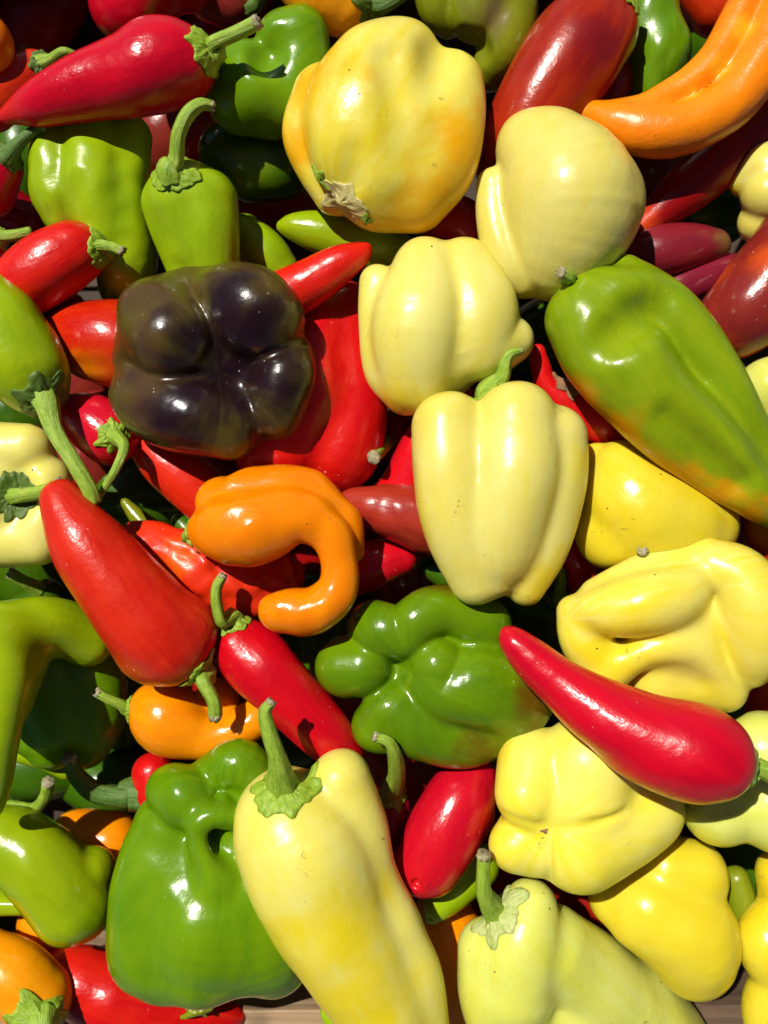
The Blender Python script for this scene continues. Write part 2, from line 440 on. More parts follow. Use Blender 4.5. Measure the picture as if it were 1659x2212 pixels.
def surface(shape, cell):
    """Surface nets over a sparse two-level grid."""
    lo, hi = shape.lo, shape.hi
    F = 4
    nc = np.maximum(2, np.ceil((hi - lo) / (cell * F)).astype(int))
    n = nc * F
    cc = [lo[i] + (np.arange(nc[i]) + 0.5) * cell * F for i in range(3)]
    G = np.stack(np.meshgrid(*cc, indexing='ij'), -1).reshape(-1, 3).astype(np.float32)
    cv = shape(G)
    near = (np.abs(cv) < cell * F * 1.35).reshape(nc)
    val = np.repeat(np.repeat(np.repeat(np.where(cv < 0, -99.0, 99.0).reshape(nc), F, 0), F, 1), F, 2).astype(np.float32)
    nr = np.repeat(np.repeat(np.repeat(near, F, 0), F, 1), F, 2)
    idx = np.argwhere(nr)
    pts = (lo + idx * cell).astype(np.float32)
    val[nr] = shape(pts)
    sg = val < 0
    X, Y, Z = n - 1
    corner = np.stack([sg[i:i + X, j:j + Y, k:k + Z] for i in (0, 1) for j in (0, 1) for k in (0, 1)], 0)
    s = corner.sum(0)
    act = (s > 0) & (s < 8)
    ci = np.argwhere(act)
    vid = -np.ones(act.shape, np.int64)
    vid[act] = np.arange(len(ci))
    acc = np.zeros((len(ci), 3)); cnt = np.zeros(len(ci))
    corners = [(i, j, k) for i in (0, 1) for j in (0, 1) for k in (0, 1)]
    for a in range(8):
        for b in range(a + 1, 8):
            A, B = np.array(corners[a]), np.array(corners[b])
            if np.abs(A - B).sum() != 1:
                continue
            va = val[ci[:, 0] + A[0], ci[:, 1] + A[1], ci[:, 2] + A[2]]
            vb = val[ci[:, 0] + B[0], ci[:, 1] + B[1], ci[:, 2] + B[2]]
            x = (va < 0) != (vb < 0)
            t = np.where(x, va / np.where(va == vb, 1, va - vb), 0)
            t = np.clip(t, 0, 1)
            acc += np.where(x[:, None], A + t[:, None] * (B - A), 0)
            cnt += x
    V = (lo + (ci + acc / cnt[:, None]) * cell).astype(np.float32)
    quads = []
    for ax in range(3):
        o1, o2 = [(1, 2), (2, 0), (0, 1)][ax]
        a = sg
        sl0 = [slice(1, n[0] - 1)] * 3
        sl0 = [slice(1, n[i] - 1) for i in range(3)]
        sl1 = list(sl0); sl1[ax] = slice(2, n[ax])
        d = a[tuple(sl0)] != a[tuple(sl1)]
        e = np.argwhere(d) + 1
        if not len(e):
            continue
        ins = a[e[:, 0], e[:, 1], e[:, 2]]
        def v(da, db):
            q = e.copy(); q[:, o1] += da; q[:, o2] += db
            for i in range(3):
                q[:, i] = np.clip(q[:, i], 0, act.shape[i] - 1)
            return vid[q[:, 0], q[:, 1], q[:, 2]]
        Q = np.stack([v(-1, -1), v(0, -1), v(0, 0), v(-1, 0)], 1)
        Q = np.where(ins[:, None], Q, Q[:, ::-1])
        quads.append(Q[(Q >= 0).all(1)])
    Q = np.vstack(quads)
    V = shape.project(V, 0.0, 2)
    # keep only the outer body
    lab = np.arange(len(V))
    ea = np.concatenate([Q[:, 0], Q[:, 1], Q[:, 2], Q[:, 3]]); eb = np.concatenate([Q[:, 1], Q[:, 2], Q[:, 3], Q[:, 0]])
    while True:
        m = np.minimum(lab[ea], lab[eb])
        new = lab.copy()
        np.minimum.at(new, ea, m); np.minimum.at(new, eb, m)
        new = new[new]; new = new[new]
        if (new == lab).all():
            break
        lab = new
    big = np.bincount(lab, minlength=len(V)).argmax()
    if not (lab == big).all():
        sel = lab == big
        remap = np.cumsum(sel) - 1
        Q = remap[Q[sel[Q[:, 0]]]]
        V = V[sel]
    # light tangential smoothing, then back to the surface
    E = np.vstack([Q[:, [0, 1]], Q[:, [1, 2]], Q[:, [2, 3]], Q[:, [3, 0]]])
    deg = np.maximum(np.bincount(E.ravel(), minlength=len(V)), 1)
    for _ in range(3):
        A = np.zeros_like(V, dtype=float)
        for i in range(3):
            A[:, i] = np.bincount(E[:, 0], V[E[:, 1], i], len(V)) + np.bincount(E[:, 1], V[E[:, 0], i], len(V))
        V = (0.4 * V + 0.6 * A / deg[:, None]).astype(np.float32)
    return V, Q

def make_mesh(name, V, faces, mat, origin, attrs=None):
    me = bpy.data.meshes.new(name)
    V = (np.asarray(V, float) - origin) * S
    if isinstance(faces, np.ndarray):
        m, k = faces.shape
        me.vertices.add(len(V)); me.vertices.foreach_set('co', V.astype(np.float32).ravel())
        me.loops.add(m * k); me.loops.foreach_set('vertex_index', faces.astype(np.int32).ravel())
        me.polygons.add(m)
        me.polygons.foreach_set('loop_start', np.arange(0, m * k, k, dtype=np.int32))
        me.update(calc_edges=True)
        me.validate()
    else:
        me.from_pydata(V.tolist(), [], [list(map(int, f)) for f in faces])
    me.polygons.foreach_set('use_smooth', [True] * len(me.polygons))
    for an, av in (attrs or {}).items():
        av = np.asarray(av, np.float32)
        if av.ndim == 2:
            a = me.attributes.new(an, 'FLOAT_VECTOR', 'POINT'); a.data.foreach_set('vector', av.ravel())
        else:
            a = me.attributes.new(an, 'FLOAT', 'POINT'); a.data.foreach_set('value', av)
    me.materials.append(mat)
    me.update()
    return me

def link(name, me, parent=None, loc=None):
    o = bpy.data.objects.new(name, me)
    scene.collection.objects.link(o)
    if parent is not None:
        o.parent = parent
    if loc is not None:
        o.location = loc
    return o

def axis_attr(V, a, b):
    d = b - a; L = np.linalg.norm(d) + 1e-6; d = d / L
    u = np.cross(d, (0.31, 0.17, 0.93)); u /= np.linalg.norm(u)
    w = np.cross(d, u)
    q = V - a
    x, y, t = q @ u, q @ w, q @ d
    r = np.sqrt(x * x + y * y) + 1e-6
    return np.stack([x / r, y / r, t / 160.0 * 0.35], 1)

def frame(d):
    d = d / (np.linalg.norm(d) + 1e-9)
    h = np.array([0, 0, 1.0]) if abs(d[2]) < 0.9 else np.array([1.0, 0, 0])
    u = np.cross(d, h); u /= np.linalg.norm(u)
    return d, u, np.cross(d, u)

def tube(C, nseg=16, ribs=6, rib=0.13, seed=0, cap=True):
    """Ribbed stem along C (x, y, z, r rows). Returns verts, faces, axisco, end centre, end dir."""
    rs = np.random.RandomState(seed)
    n = len(C)
    T = np.gradient(C[:, :3], axis=0)
    _, u, w = frame(T[0])
    V, A, Fc = [], [], []
    s = 0.0
    ph = rs.uniform(0, 6.28)
    for i in range(n):
        d = T[i] / (np.linalg.norm(T[i]) + 1e-9)
        u = u - d * (u @ d); u /= np.linalg.norm(u); w = np.cross(d, u)
        if i:
            s += np.linalg.norm(C[i, :3] - C[i - 1, :3])
        for j in range(nseg):
            a = 2 * math.pi * j / nseg
            r = C[i, 3] * (1 + rib * math.cos(ribs * a + ph + s * 0.006) + 0.03 * math.sin(2 * a + s * 0.05 + ph))
            V.append(C[i, :3] + r * (math.cos(a) * u + math.sin(a) * w))
            A.append((math.cos(a), math.sin(a), s / 160.0))
    for i in range(n - 1):
        for j in range(nseg):
            k = (j + 1) % nseg
            Fc.append((i * nseg + j, i * nseg + k, (i + 1) * nseg + k, (i + 1) * nseg + j))
    if cap:
        Fc.append(tuple(range((n - 1) * nseg, n * nseg)))
        Fc.append(tuple(reversed(range(nseg))))
    return np.array(V), Fc, np.array(A), C[-1, :3], T[-1] / np.linalg.norm(T[-1]), u

def cut_end(c, d, r, seed):
    """Ragged dry stub at the end of a stem."""
    rs = np.random.RandomState(seed + 77)
    d, u, w = frame(d)
    n = 14
    V = []
    for h, k in ((-r * 0.35, 1.02), (r * 0.10, 1.10), (r * 0.42, 0.98)):
        for j in range(n):
            a = 2 * math.pi * j / n
            rr = r * k * (1 + rs.uniform(-0.1, 0.1))
            hh = h + (rs.uniform(-0.05, 0.5) * r if h > r * 0.3 else 0)
            V.append(c + d * hh + rr * (math.cos(a) * u + math.sin(a) * w))
    V.append(c + d * r * 0.12)
    Fc = []
    for i in range(2):
        for j in range(n):
            k = (j + 1) % n
            Fc.append((i * n + j, i * n + k, (i + 1) * n + k, (i + 1) * n + j))
    for j in range(n):
        Fc.append((2 * n + j, 2 * n + (j + 1) % n, 3 * n))
    Fc.append(tuple(reversed(range(n))))
    return np.array(V), Fc

def calyx_mesh(shape, c, d, R, n, seed, thick=6.0, lift=5.0, jag=0.34, aspect=1.0, wrk=0.6):
    rs = np.random.RandomState(seed + 5)
    d, u, w = frame(d)
    m, seg = 9, 72
    ph = rs.uniform(0, 6.28)
    amp = rs.uniform(0.5, 1.2, n)
    top = []
    rho_l, ang_l = [], []
    for i in range(m + 1):
        for j in range(seg):
            a = 2 * math.pi * j / seg
            k = (a + ph) * n / (2 * math.pi)
            lobe = (0.5 + 0.5 * math.cos(2 * math.pi * k)) ** 1.6 * amp[int(k + 0.5) % n]
            rr = R * (1 - jag * 0.5 + jag * lobe + 0.05 * math.sin(9 * a + ph) + 0.03 * math.sin(17 * a))
            rho = i / m
            top.append(c + rho * rr * (math.cos(a) * u * aspect + math.sin(a) * w))
            rho_l.append(rho); ang_l.append(a)
    rho = np.array(rho_l); ang = np.array(ang_l)
    top = np.array(top)
    # drape over the body
    base = shape.project(top + d * R * 0.05, 0.0, 7).astype(float)
    g = shape.grad(base.astype(np.float32)); g /= np.maximum(np.linalg.norm(g, axis=1), 1e-3)[:, None]
    wr = np.sin(ang * 2 * n + ph + 2.5 * np.sin(rho * 5)) * 2.6 + np.sin(rho * 15 + 2 * np.sin(3 * ang)) * 2.0 + rs.normal(0, 0.55, len(rho))
    wr = wr * wrk
    off = 1.5 + thick * (1 - rho ** 2) + lift * rho ** 6 + wr * np.clip(rho * 3, 0, 1) * (1 - 0.3 * rho) + R * 0.16 * np.exp(-(rho / 0.22) ** 2)
    T = base + g * off[:, None]
    rim = off - 2.6
    B = base + g * np.where(rho > 0.9, rim, np.minimum(rim, -3.0))[:, None]
    V = np.vstack([T, B]); N = len(T)
    Fc = []
    for i in range(m):
        for j in range(seg):
            k = (j + 1) % seg
            q = (i * seg + j, i * seg + k, (i + 1) * seg + k, (i + 1) * seg + j)
            if i == 0:
                Fc.append((q[0], q[3], q[2])) if False else None
            Fc.append(q[::-1]); Fc.append(tuple(N + x for x in q))
    for j in range(seg):
        k = (j + 1) % seg
        a, b = m * seg + j, m * seg + k
        Fc.append((a, b, N + b, N + a)[::-1])
    A = np.stack([np.cos(ang), np.sin(ang), rho * 0.25], 1)
    return V, Fc, np.vstack([A, A])

COUNT = {'n': 0}
def P(kind, label, mat, chains, k=16, cuts=(), cutk=16, lump=None, zs=1.0, stem=None, calyx=None, ncal=6, blush=(),
      cell=None, cat='pepper', group=None, stemmat='stem', calmat='calyx', axis=None, cut=True, jag=0.26, shape_only=False,
      calyx_at=None, calyx_dir=None, lift=1.5, thick=6.0, aspect=1.0):
    COUNT['n'] += 1
    seed = COUNT['n'] * 7 + 3
    if lump is None:
        lump = (2.5, 140.0)
    sh = Shape(chains, k, cuts, cutk, lump, zs, seed)
    ext = sh.hi - sh.lo
    if cell is None:
        cell = float(np.clip(max(ext) / 62.0, 4.0, 8.0))
    V, Q = surface(sh, cell)
    if axis is not None:
        a, b = np.array(W(axis[0])), np.array(W(axis[1]))
    else:
        a, b = sh.chains[0].line[0, :3].astype(float), sh.chains[0].line[-1, :3].astype(float)
        if np.linalg.norm(b - a) < 20:
            b = a + np.array([0, 0, 60.0])
    bl = np.zeros(len(V))
    keep = np.ones(len(V))
    rb = np.random.RandomState(seed)
    wob = sum(np.sin(V @ (rb.normal(size=3) / 28.0) + rb.uniform(0, 6)) for _ in range(4)) * 0.09
    for q in blush:
        c = np.array(W(q))
        dd = np.linalg.norm(V - c[:3], axis=1) / c[3] * (1 + wob)
        keep *= 1 - 0.95 * np.exp(-dd ** 2 * 1.5)
    bl = 1 - keep
    org = np.array([V[:, 0].mean(), V[:, 1].mean(), V[:, 2].min()])
    attrs = {'axisco': axis_attr(V.astype(float), a, b), 'blush': bl}
    me = make_mesh(kind + '_skin', V, Q, M[mat], org, attrs)
    loc = Vector((org * S).tolist())
    if stem is None and calyx is None:
        root = link(kind, me, None, loc)
    else:
        root = bpy.data.objects.new(kind, None)
        root.empty_display_size = 0.01
        scene.collection.objects.link(root)
        root.location = loc
        link('flesh', me, root)
    c0 = d0 = None
    if stem is not None:
        C = np.array([W(q) for q in stem]); C[1:, 3] *= 0.92
        c0 = sh.project(C[:1, :3])[0].astype(float)
        d0 = C[1, :3] - c0
    if calyx_at is not None:
        c0 = sh.project(np.array([W(calyx_at)])[:, :3])[0].astype(float)
        d0 = np.array([calyx_dir[0], -calyx_dir[1], calyx_dir[2]], float)
    if calyx is not None:
        cv, cf, ca = calyx_mesh(sh, c0, d0, calyx * 0.9, ncal, seed, thick + 2.0, lift, jag * 0.85, aspect)
        link('calyx', make_mesh(kind + '_calyx', cv, cf, M[calmat], org, {'axisco': ca}), root)
    if stem is not None:
        dn = d0 / (np.linalg.norm(d0) + 1e-9)
        r0 = C[0, 3]
        C2 = np.vstack([np.append(c0 - dn * r0 * 0.5, r0 * 1.25), np.append(c0 + dn * r0 * 0.55, r0 * 1.02), C[1:]])
        Cs = spline(C2, 5)
        tv, tf, ta, ec, ed, eu = tube(Cs, seed=seed)
        so = link('stem', make_mesh(kind + '_stem', tv, tf, M[stemmat], org, {'axisco': ta}), root)
        if cut:
            ev, ef = cut_end(ec, ed, Cs[-1, 3], seed)
            link('cut_end', make_mesh(kind + '_cut_end', ev, ef, M['cut'], org, {}), so)
    root['label'] = label
    root['category'] = cat
    if group:
        root['group'] = group
    return root, sh, org

def patch(root, sh, org, name, mat, c, R, d=(0, 0, 1), n=7, aspect=1.0, thick=2.0, jag=0.5, seed=1):
    """A ragged flat piece lying on a pepper's skin (scar, torn calyx)."""
    c = sh.project(np.array([W(c)])[:, :3])[0].astype(float)
    v, f, a = calyx_mesh(sh, c, np.array(d, float), R, n, seed, thick, 1.0, jag, aspect, 0.35)
    return link(name, make_mesh(name, v, f, M[mat], org, {'axisco': a}), root)

# ------------------------------------------------------------------ the crate under the pile
def board(name, x0, x1, y0, y1, z0, z1, mat, parent, along='x', seed=0):
    """Sawn board with worn, slightly uneven edges, image x/y at its own world plane (px)."""
    rs = np.random.RandomState(seed)
    n = 14
    bev = 3.0
    prof = [(-1, -1, bev, 0), (-1, -1, 0, bev), (-1, 1, 0, bev), (-1, 1, bev, 0), (1, 1, bev, 0), (1, 1, 0, bev), (1, -1, 0, bev), (1, -1, bev, 0)]
    L0, L1 = (x0, x1) if along == 'x' else (y0, y1)
    a0, a1 = (y0, y1) if along == 'x' else (x0, x1)
    V = []
    for i in range(n):
        l = L0 + (L1 - L0) * i / (n - 1)
        j = rs.normal(0, 1.2, 8)
        for q, (sa, sz, da, dz) in enumerate(prof):
            a = (a0 + da if sa < 0 else a1 - da) + j[q]
            z = (z0 + dz if sz < 0 else z1 - dz) + j[(q + 3) % 8] * 0.6
            V.append((l, a, z) if along == 'x' else (a, l, z))
    F_ = []
    for i in range(n - 1):
        for q in range(8):
            r = (q + 1) % 8
            F_.append((i * 8 + q, i * 8 + r, (i + 1) * 8 + r, (i + 1) * 8 + q))
    F_.append(tuple(range(8))); F_.append(tuple(reversed(range((n - 1) * 8, n * 8))))
    me = make_mesh(name, np.array(V, float), F_, M[mat], np.zeros(3))
    me.polygons.foreach_set('use_smooth', [False] * len(me.polygons))
    return link(name, me, parent)

FL = -260
crate = bpy.data.objects.new('wooden_crate', None)
scene.collection.objects.link(crate)
crate['label'] = 'weathered wooden crate whose boards show under the peppers along the lower edge'
crate['category'] = 'crate'
yy = -1560
i = 0
while yy < 1560:
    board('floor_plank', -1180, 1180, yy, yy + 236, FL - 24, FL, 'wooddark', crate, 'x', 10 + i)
    yy += 246; i += 1
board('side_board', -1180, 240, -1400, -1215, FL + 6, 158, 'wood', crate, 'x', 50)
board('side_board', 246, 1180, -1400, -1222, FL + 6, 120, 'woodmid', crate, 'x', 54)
board('side_board', -1180, 1180, 1420, 1446, FL + 6, 250, 'wooddark', crate, 'x', 51)  # unseen far side, added to keep light out of the edge gaps
board('side_board', -1206, -1180, -1400, 1446, FL + 6, 250, 'wooddark', crate, 'y', 52)  # unseen left side, added so the gaps along this edge stay dark
board('side_board', 1180, 1206, -1400, 1446, FL + 6, 250, 'wooddark', crate, 'y', 53)  # unseen right side, added to block light from the gaps here
gm = bpy.data.meshes.new('ground')
gm.from_pydata([(-3, -3, -0.064), (3, -3, -0.064), (3, 3, -0.064), (-3, 3, -0.064)], [], [(0, 1, 2, 3)])
gm.materials.append(dry_mat('grey_paving', (0.16, 0.15, 0.14), (0.10, 0.10, 0.095), 60.0))
ground = link('ground', gm)
ground['kind'] = 'structure'

# ------------------------------------------------------------------ peppers: top band of the picture
B, C_ = 'bell_pepper', 'long_pepper'
P(B, 'crimson lobed bell pepper in half shade above the large red long pepper', 'crimson',
  [[(115, -20, 250, 62), (130, 25, 240, 58), (160, 70, 220, 42)], [(300, -40, 260, 100), (280, 5, 260, 88)], [(400, -40, 230, 60)]], k=14)
P(B, 'bright orange bell pepper cut off by the upper left edge of the picture', 'orange', [[(-40, 95, 330, 66), (-60, 60, 320, 60)]])
P(C_, 'orange red pepper with a curled green stem, shaded, by the upper left edge', 'redorange',
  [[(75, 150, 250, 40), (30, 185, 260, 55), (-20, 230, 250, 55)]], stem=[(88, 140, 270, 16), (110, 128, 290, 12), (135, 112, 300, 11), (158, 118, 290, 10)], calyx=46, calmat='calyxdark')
P(C_, 'large red long pepper with a straight green stem pointing to the upper right', 'crimson',
  [[(382, 140, 400, 84), (345, 142, 405, 95), (290, 160, 405, 85), (215, 180, 400, 74), (110, 218, 385, 54), (40, 240, 365, 28), (0, 256, 350, 10)]],
  lump=(4, 120), stem=[(418, 118, 435, 24), (460, 95, 450, 17), (510, 72, 465, 15), (552, 50, 475, 16)], calyx=84, ncal=7, aspect=0.9, calyx_at=(440, 120, 425), calyx_dir=(1, -0.35, 0.35),
  blush=[(20, 250, 380, 60)])
P(B, 'glossy green bell pepper with a deep fold, between red stem and yellow bell', 'midgreen',
  [[(650, 75, 330, 60), (620, 90, 320, 66)], [(475, 150, 300, 36), (520, 140, 325, 52), (560, 195, 330, 70)], [(655, 130, 320, 62), (620, 210, 300, 80), (520, 220, 285, 70)]], k=18,
  cuts=[[(590, 75, 400, 20), (570, 115, 400, 38), (575, 140, 395, 20)]], cutk=24)
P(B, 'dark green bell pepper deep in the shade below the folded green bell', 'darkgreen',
  [[(500, 330, 150, 70), (545, 360, 150, 75)], [(600, 350, 150, 80)]], blush=[(550, 360, 220, 70)])  # paler blush paints the sunlit patch into the skin colour
P(B, 'broad lime green bell pepper with wrinkled ribs under the red long pepper', 'lime',
  [[(130, 300, 280, 62), (125, 400, 295, 60), (140, 460, 280, 50)], [(200, 290, 295, 62), (205, 390, 312, 66), (230, 490, 290, 62)], [(270, 300, 275, 58), (262, 420, 280, 60), (275, 560, 250, 66), (265, 620, 200, 50)]],
  k=12, lump=(3, 60))
P(C_, 'light green pepper with a tall hooked stem standing above the purple bell', 'lime',
  [[(362, 440, 350, 56), (372, 500, 345, 46), (405, 590, 320, 40)], [(440, 437, 365, 74), (448, 500, 360, 68), (462, 590, 330, 54)], [(400, 432, 362, 84), (420, 520, 345, 66)]], k=14,
  stem=[(387, 392, 410, 24), (380, 345, 455, 17), (386, 290, 480, 16), (405, 248, 490, 16), (432, 226, 490, 14), (455, 228, 480, 12)], calyx=74, ncal=6, jag=0.2, calyx_at=(383, 400, 410), calyx_dir=(-0.05, -0.75, 0.7),
  cuts=[[(365, 530, 430, 26), (392, 600, 400, 26)]])
P(C_, 'red pepper with dark green calyx cut off by the left edge beside the lime bell', 'crimson',
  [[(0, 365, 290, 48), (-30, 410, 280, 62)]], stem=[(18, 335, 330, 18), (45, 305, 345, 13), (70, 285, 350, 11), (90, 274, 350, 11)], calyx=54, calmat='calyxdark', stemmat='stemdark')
P(C_, 'short bright red pepper with a stubby green stem above the left edge green pepper', 'red',
  [[(158, 545, 330, 68), (110, 575, 335, 74), (60, 612, 325, 72), (30, 635, 310, 55)]], lump=(3, 90),
  stem=[(190, 535, 345, 16), (215, 530, 370, 13), (245, 534, 380, 11), (262, 542, 380, 11)], calyx=64, calyx_at=(200, 545, 335), calyx_dir=(1, -0.25, 0.25), ncal=5)
P(C_, 'sliver of red pepper with its calyx at the left edge beside the short red one', 'red',
  [[(-22, 520, 280, 38), (-60, 540, 280, 40)]], stem=[(5, 510, 300, 12), (35, 508, 300, 12), (68, 500, 290, 10)], calyx=34, cut=False)
P(B, 'orange yellow bell pepper with a dark calyx at the top edge above the yellow bell', 'orange2',
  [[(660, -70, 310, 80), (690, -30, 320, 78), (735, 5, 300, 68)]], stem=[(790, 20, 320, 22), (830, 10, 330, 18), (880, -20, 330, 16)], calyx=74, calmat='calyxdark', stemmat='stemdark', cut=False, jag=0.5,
  calyx_at=(800, 15, 310), calyx_dir=(1, -0.1, 0.6), blush=[(740, 80, 260, 50)])
Y, sh, org = P(B, 'big yellow bell pepper with a torn stem scar, largest in the upper half', 'yellow',
  [[(690, 200, 385, 56), (655, 280, 392, 44), (672, 350, 390, 42), (720, 420, 380, 44)],
   [(800, 145, 415, 84), (762, 230, 430, 100), (760, 310, 432, 100), (790, 380, 420, 86)],
   [(878, 118, 415, 68), (850, 210, 425, 90), (845, 330, 420, 100), (840, 425, 395, 72)],
   [(980, 180, 412, 66), (972, 260, 420, 74), (950, 350, 418, 82), (895, 425, 400, 78)],
   [(840, 280, 345, 165)]], k=[8, 8, 70, 26, 60], cell=5.5,
  cuts=[[(842, 110, 548, 38), (868, 220, 566, 44), (888, 330, 554, 46)], [(755, 395, 508, 12), (757, 335, 538, 10)], [(955, 105, 500, 40), (930, 170, 545, 34)]], cutk=40, axis=((740, 400, 440), (930, 60, 380)),
  blush=[(690, 185, 440, 140), (1005, 330, 460, 130), (900, 490, 420, 140), (650, 330, 420, 60)], lump=(3.0, 130))
patch(Y, sh, org, 'stem_scar', 'scar', (745, 428, 445), 46, (-0.3, -0.75, 0.6), 5, 1.3, 0.5, 0.3, 3)
patch(Y, sh, org, 'calyx_remnant', 'calyx', (800, 450, 430), 20, (-0.1, -0.6, 0.8), 4, 0.7, 4.0, 0.7, 4)
patch(Y, sh, org, 'calyx_remnant', 'calyx', (690, 386, 450), 18, (-0.4, -0.6, 0.7), 4, 1.4, 4.0, 0.7, 8)
P(B, 'olive green bell pepper with dark folds and a scuffed patch at the top edge', 'olive',
  [[(940, -20, 290, 48), (948, 20, 285, 42), (968, 55, 270, 28)], [(1060, -30, 300, 90), (1030, 30, 305, 62)], [(1100, 20, 300, 62), (1090, 100, 285, 60), (1060, 150, 250, 44)]],
  k=12, cuts=[[(1000, 100, 320, 34), (1030, 110, 320, 30)]], blush=[(1080, 20, 380, 70)])
P(C_, 'broad brownish red long pepper pointing down behind the pale yellow bell', 'rust',
  [[(1285, 50, 340, 84), (1245, 110, 345, 104), (1190, 190, 340, 98), (1130, 290, 320, 86), (1080, 370, 290, 55)], [(1310, 75, 335, 58)]], k=30, lump=(5, 140),
  calyx=60, calyx_at=(1335, 5, 370), calyx_dir=(0.9, -0.6, 0.5), stem=[(1335, 5, 370, 18), (1375, -30, 380, 14)], cut=False, blush=[(1290, 90, 430, 90)])
P(C_, 'glossy mid green pepper in the gap behind the brown red and curved orange ones', 'green',
  [[(1395, -20, 240, 60), (1405, 60, 240, 66), (1425, 120, 240, 66), (1400, 190, 225, 50)]], lump=(4, 80))
P(C_, 'small dark red pepper tip beside the green one below the brown red pepper', 'darkred', [[(1345, 160, 230, 26), (1320, 200, 230, 40), (1280, 260, 220, 40)]])
P(C_, 'long curved orange pepper with a deep lengthwise crease in the upper right corner', 'deeporange',
  [[(1760, -60, 400, 62), (1698, 25, 402, 60), (1650, 122, 404, 58), (1578, 222, 400, 56), (1480, 276, 396, 55), (1405, 284, 390, 55), (1342, 272, 380, 49), (1290, 252, 365, 34), (1235, 236, 350, 16)],
   [(1655, -70, 384, 42), (1608, 15, 384, 40), (1558, 112, 386, 40), (1498, 175, 384, 38), (1446, 205, 382, 33), (1388, 234, 380, 30), (1325, 243, 374, 26)]],
  k=7, lump=(1.5, 60), blush=[(1600, 60, 420, 40), (1555, 150, 420, 36), (1500, 205, 420, 30)])
P(C_, 'red orange pepper in the top right corner behind the curved orange one', 'redorange', [[(1500, -40, 220, 60), (1550, 10, 215, 66)]])
P(C_, 'dark red long pepper in the shade under the curved orange pepper', 'darkred',
  [[(1740, 210, 260, 58), (1640, 280, 262, 60), (1545, 358, 262, 60), (1460, 430, 255, 48), (1390, 488, 245, 30), (1350, 520, 235, 16)]], blush=[(1380, 490, 260, 55)])
P(B, 'pale yellow bell pepper with stacked lobes cut off by the right edge near the top', 'cream',
  [[(1610, 390, 280, 36), (1660, 370, 300, 62)], [(1660, 420, 310, 58)], [(1640, 480, 270, 46), (1690, 480, 280, 50)]], k=10, blush=[(1590, 400, 280, 45)])
P(C_, 'dull red pepper with a greenish end behind the ripening green pepper', 'dusky',
  [[(1360, 560, 230, 50), (1420, 545, 245, 58), (1490, 534, 240, 52), (1540, 530, 228, 38)]], blush=[(1555, 530, 250, 50)])
P(C_, 'dusky red pepper lying in shadow beside the maroon pepper', 'dusky', [[(1430, 640, 200, 52), (1500, 605, 215, 46), (1590, 590, 210, 42)]])
P(C_, 'maroon and orange long pepper leaving the right edge above the ripening green one', 'maroon',
  [[(1790, 470, 330, 100), (1700, 570, 325, 100), (1625, 660, 315, 92), (1590, 690, 300, 84)]], blush=[(1560, 600, 310, 60), (1660, 545, 420, 60), (1600, 770, 300, 70)])
P(B, 'smooth pale yellow bell pepper with one narrow side lobe, in the upper right', 'cream',
  [[(1188, 350, 415, 108), (1232, 430, 425, 146), (1218, 520, 410, 118), (1185, 575, 385, 72)], [(1148, 318, 410, 76)], [(1290, 440, 395, 92)], [(1066, 398, 394, 36), (1070, 470, 398, 40), (1094, 560, 394, 50), (1130, 598, 382, 48)]],
  k=[10, 24, 40, 13], axis=((1250, 300, 380), (1150, 640, 400)), blush=[(1130, 670, 400, 80)], cell=5.5)
P(C_, 'red pepper half hidden between the big yellow bell and the pale yellow one', 'red', [[(940, 470, 240, 50), (1000, 490, 250, 60), (1060, 560, 250, 60)]])

# ------------------------------------------------------------------ left middle
P(C_, 'slim green pepper with a pointed tip below the big yellow bell', 'lime',
  [[(607, 489, 290, 12), (640, 491, 288, 30), (700, 505, 280, 46), (790, 530, 265, 54), (870, 560, 240, 50)]], blush=[(640, 520, 270, 30)])
P(C_, 'small bright lime pepper tucked behind the purple bell and pointed red pepper', 'lime', [[(530, 510, 220, 46), (570, 545, 225, 52), (600, 580, 215, 45)]], k=10)
P(C_, 'bright red pointed pepper rising out from behind the purple bell', 'red',
  [[(797, 532, 370, 10), (780, 545, 372, 24), (735, 570, 370, 40), (670, 610, 355, 52), (600, 650, 330, 58), (560, 680, 300, 52)]], lump=(2, 90))
P(B, 'large tomato red pepper with a lengthwise crease lying under the purple bell', 'tomato',
  [[(690, 660, 250, 40), (690, 730, 275, 60), (660, 850, 285, 95), (610, 960, 270, 95), (600, 1010, 250, 80)], [(756, 650, 240, 40), (760, 740, 255, 58), (768, 860, 264, 70), (742, 970, 262, 82), (715, 1030, 240, 54)]],
  k=34, lump=(3, 120), cell=6.5)
P(B, 'dark purple bell pepper with four lobes seen from its blossom end', 'purple',
  [[(345, 700, 405, 96), (374, 730, 432, 98)], [(500, 652, 418, 82), (548, 678, 430, 98), (568, 692, 422, 92)], [(624, 768, 392, 54), (614, 828, 416, 68), (594, 888, 405, 62)], [(318, 862, 385, 78), (400, 898, 424, 82), (490, 918, 416, 72)],
   [(456 + 128 * math.cos(t), 782 + 128 * math.sin(t), 340, 84) for t in [0.35 * q for q in range(19)]], [(460, 780, 300, 142)]], k=[10, 10, 10, 12, 40, 30], cell=5.0,
  cuts=[[(498, 806, 480, 24)], [(480, 826, 486, 9), (390, 832, 506, 7), (330, 815, 496, 5)], [(500, 790, 486, 10), (464, 715, 512, 7), (440, 640, 500, 5)], [(515, 795, 484, 10), (590, 765, 500, 7), (650, 752, 466, 5)], [(512, 830, 480, 12), (550, 905, 474, 8)]], cutk=16,
  axis=((495, 815, 540), (440, 780, 250)), lump=(6, 130),
  blush=[(500, 810, 440, 180), (490, 650, 520, 95), (380, 890, 510, 110), (420, 735, 540, 95), (605, 840, 490, 85), (560, 700, 530, 80)])
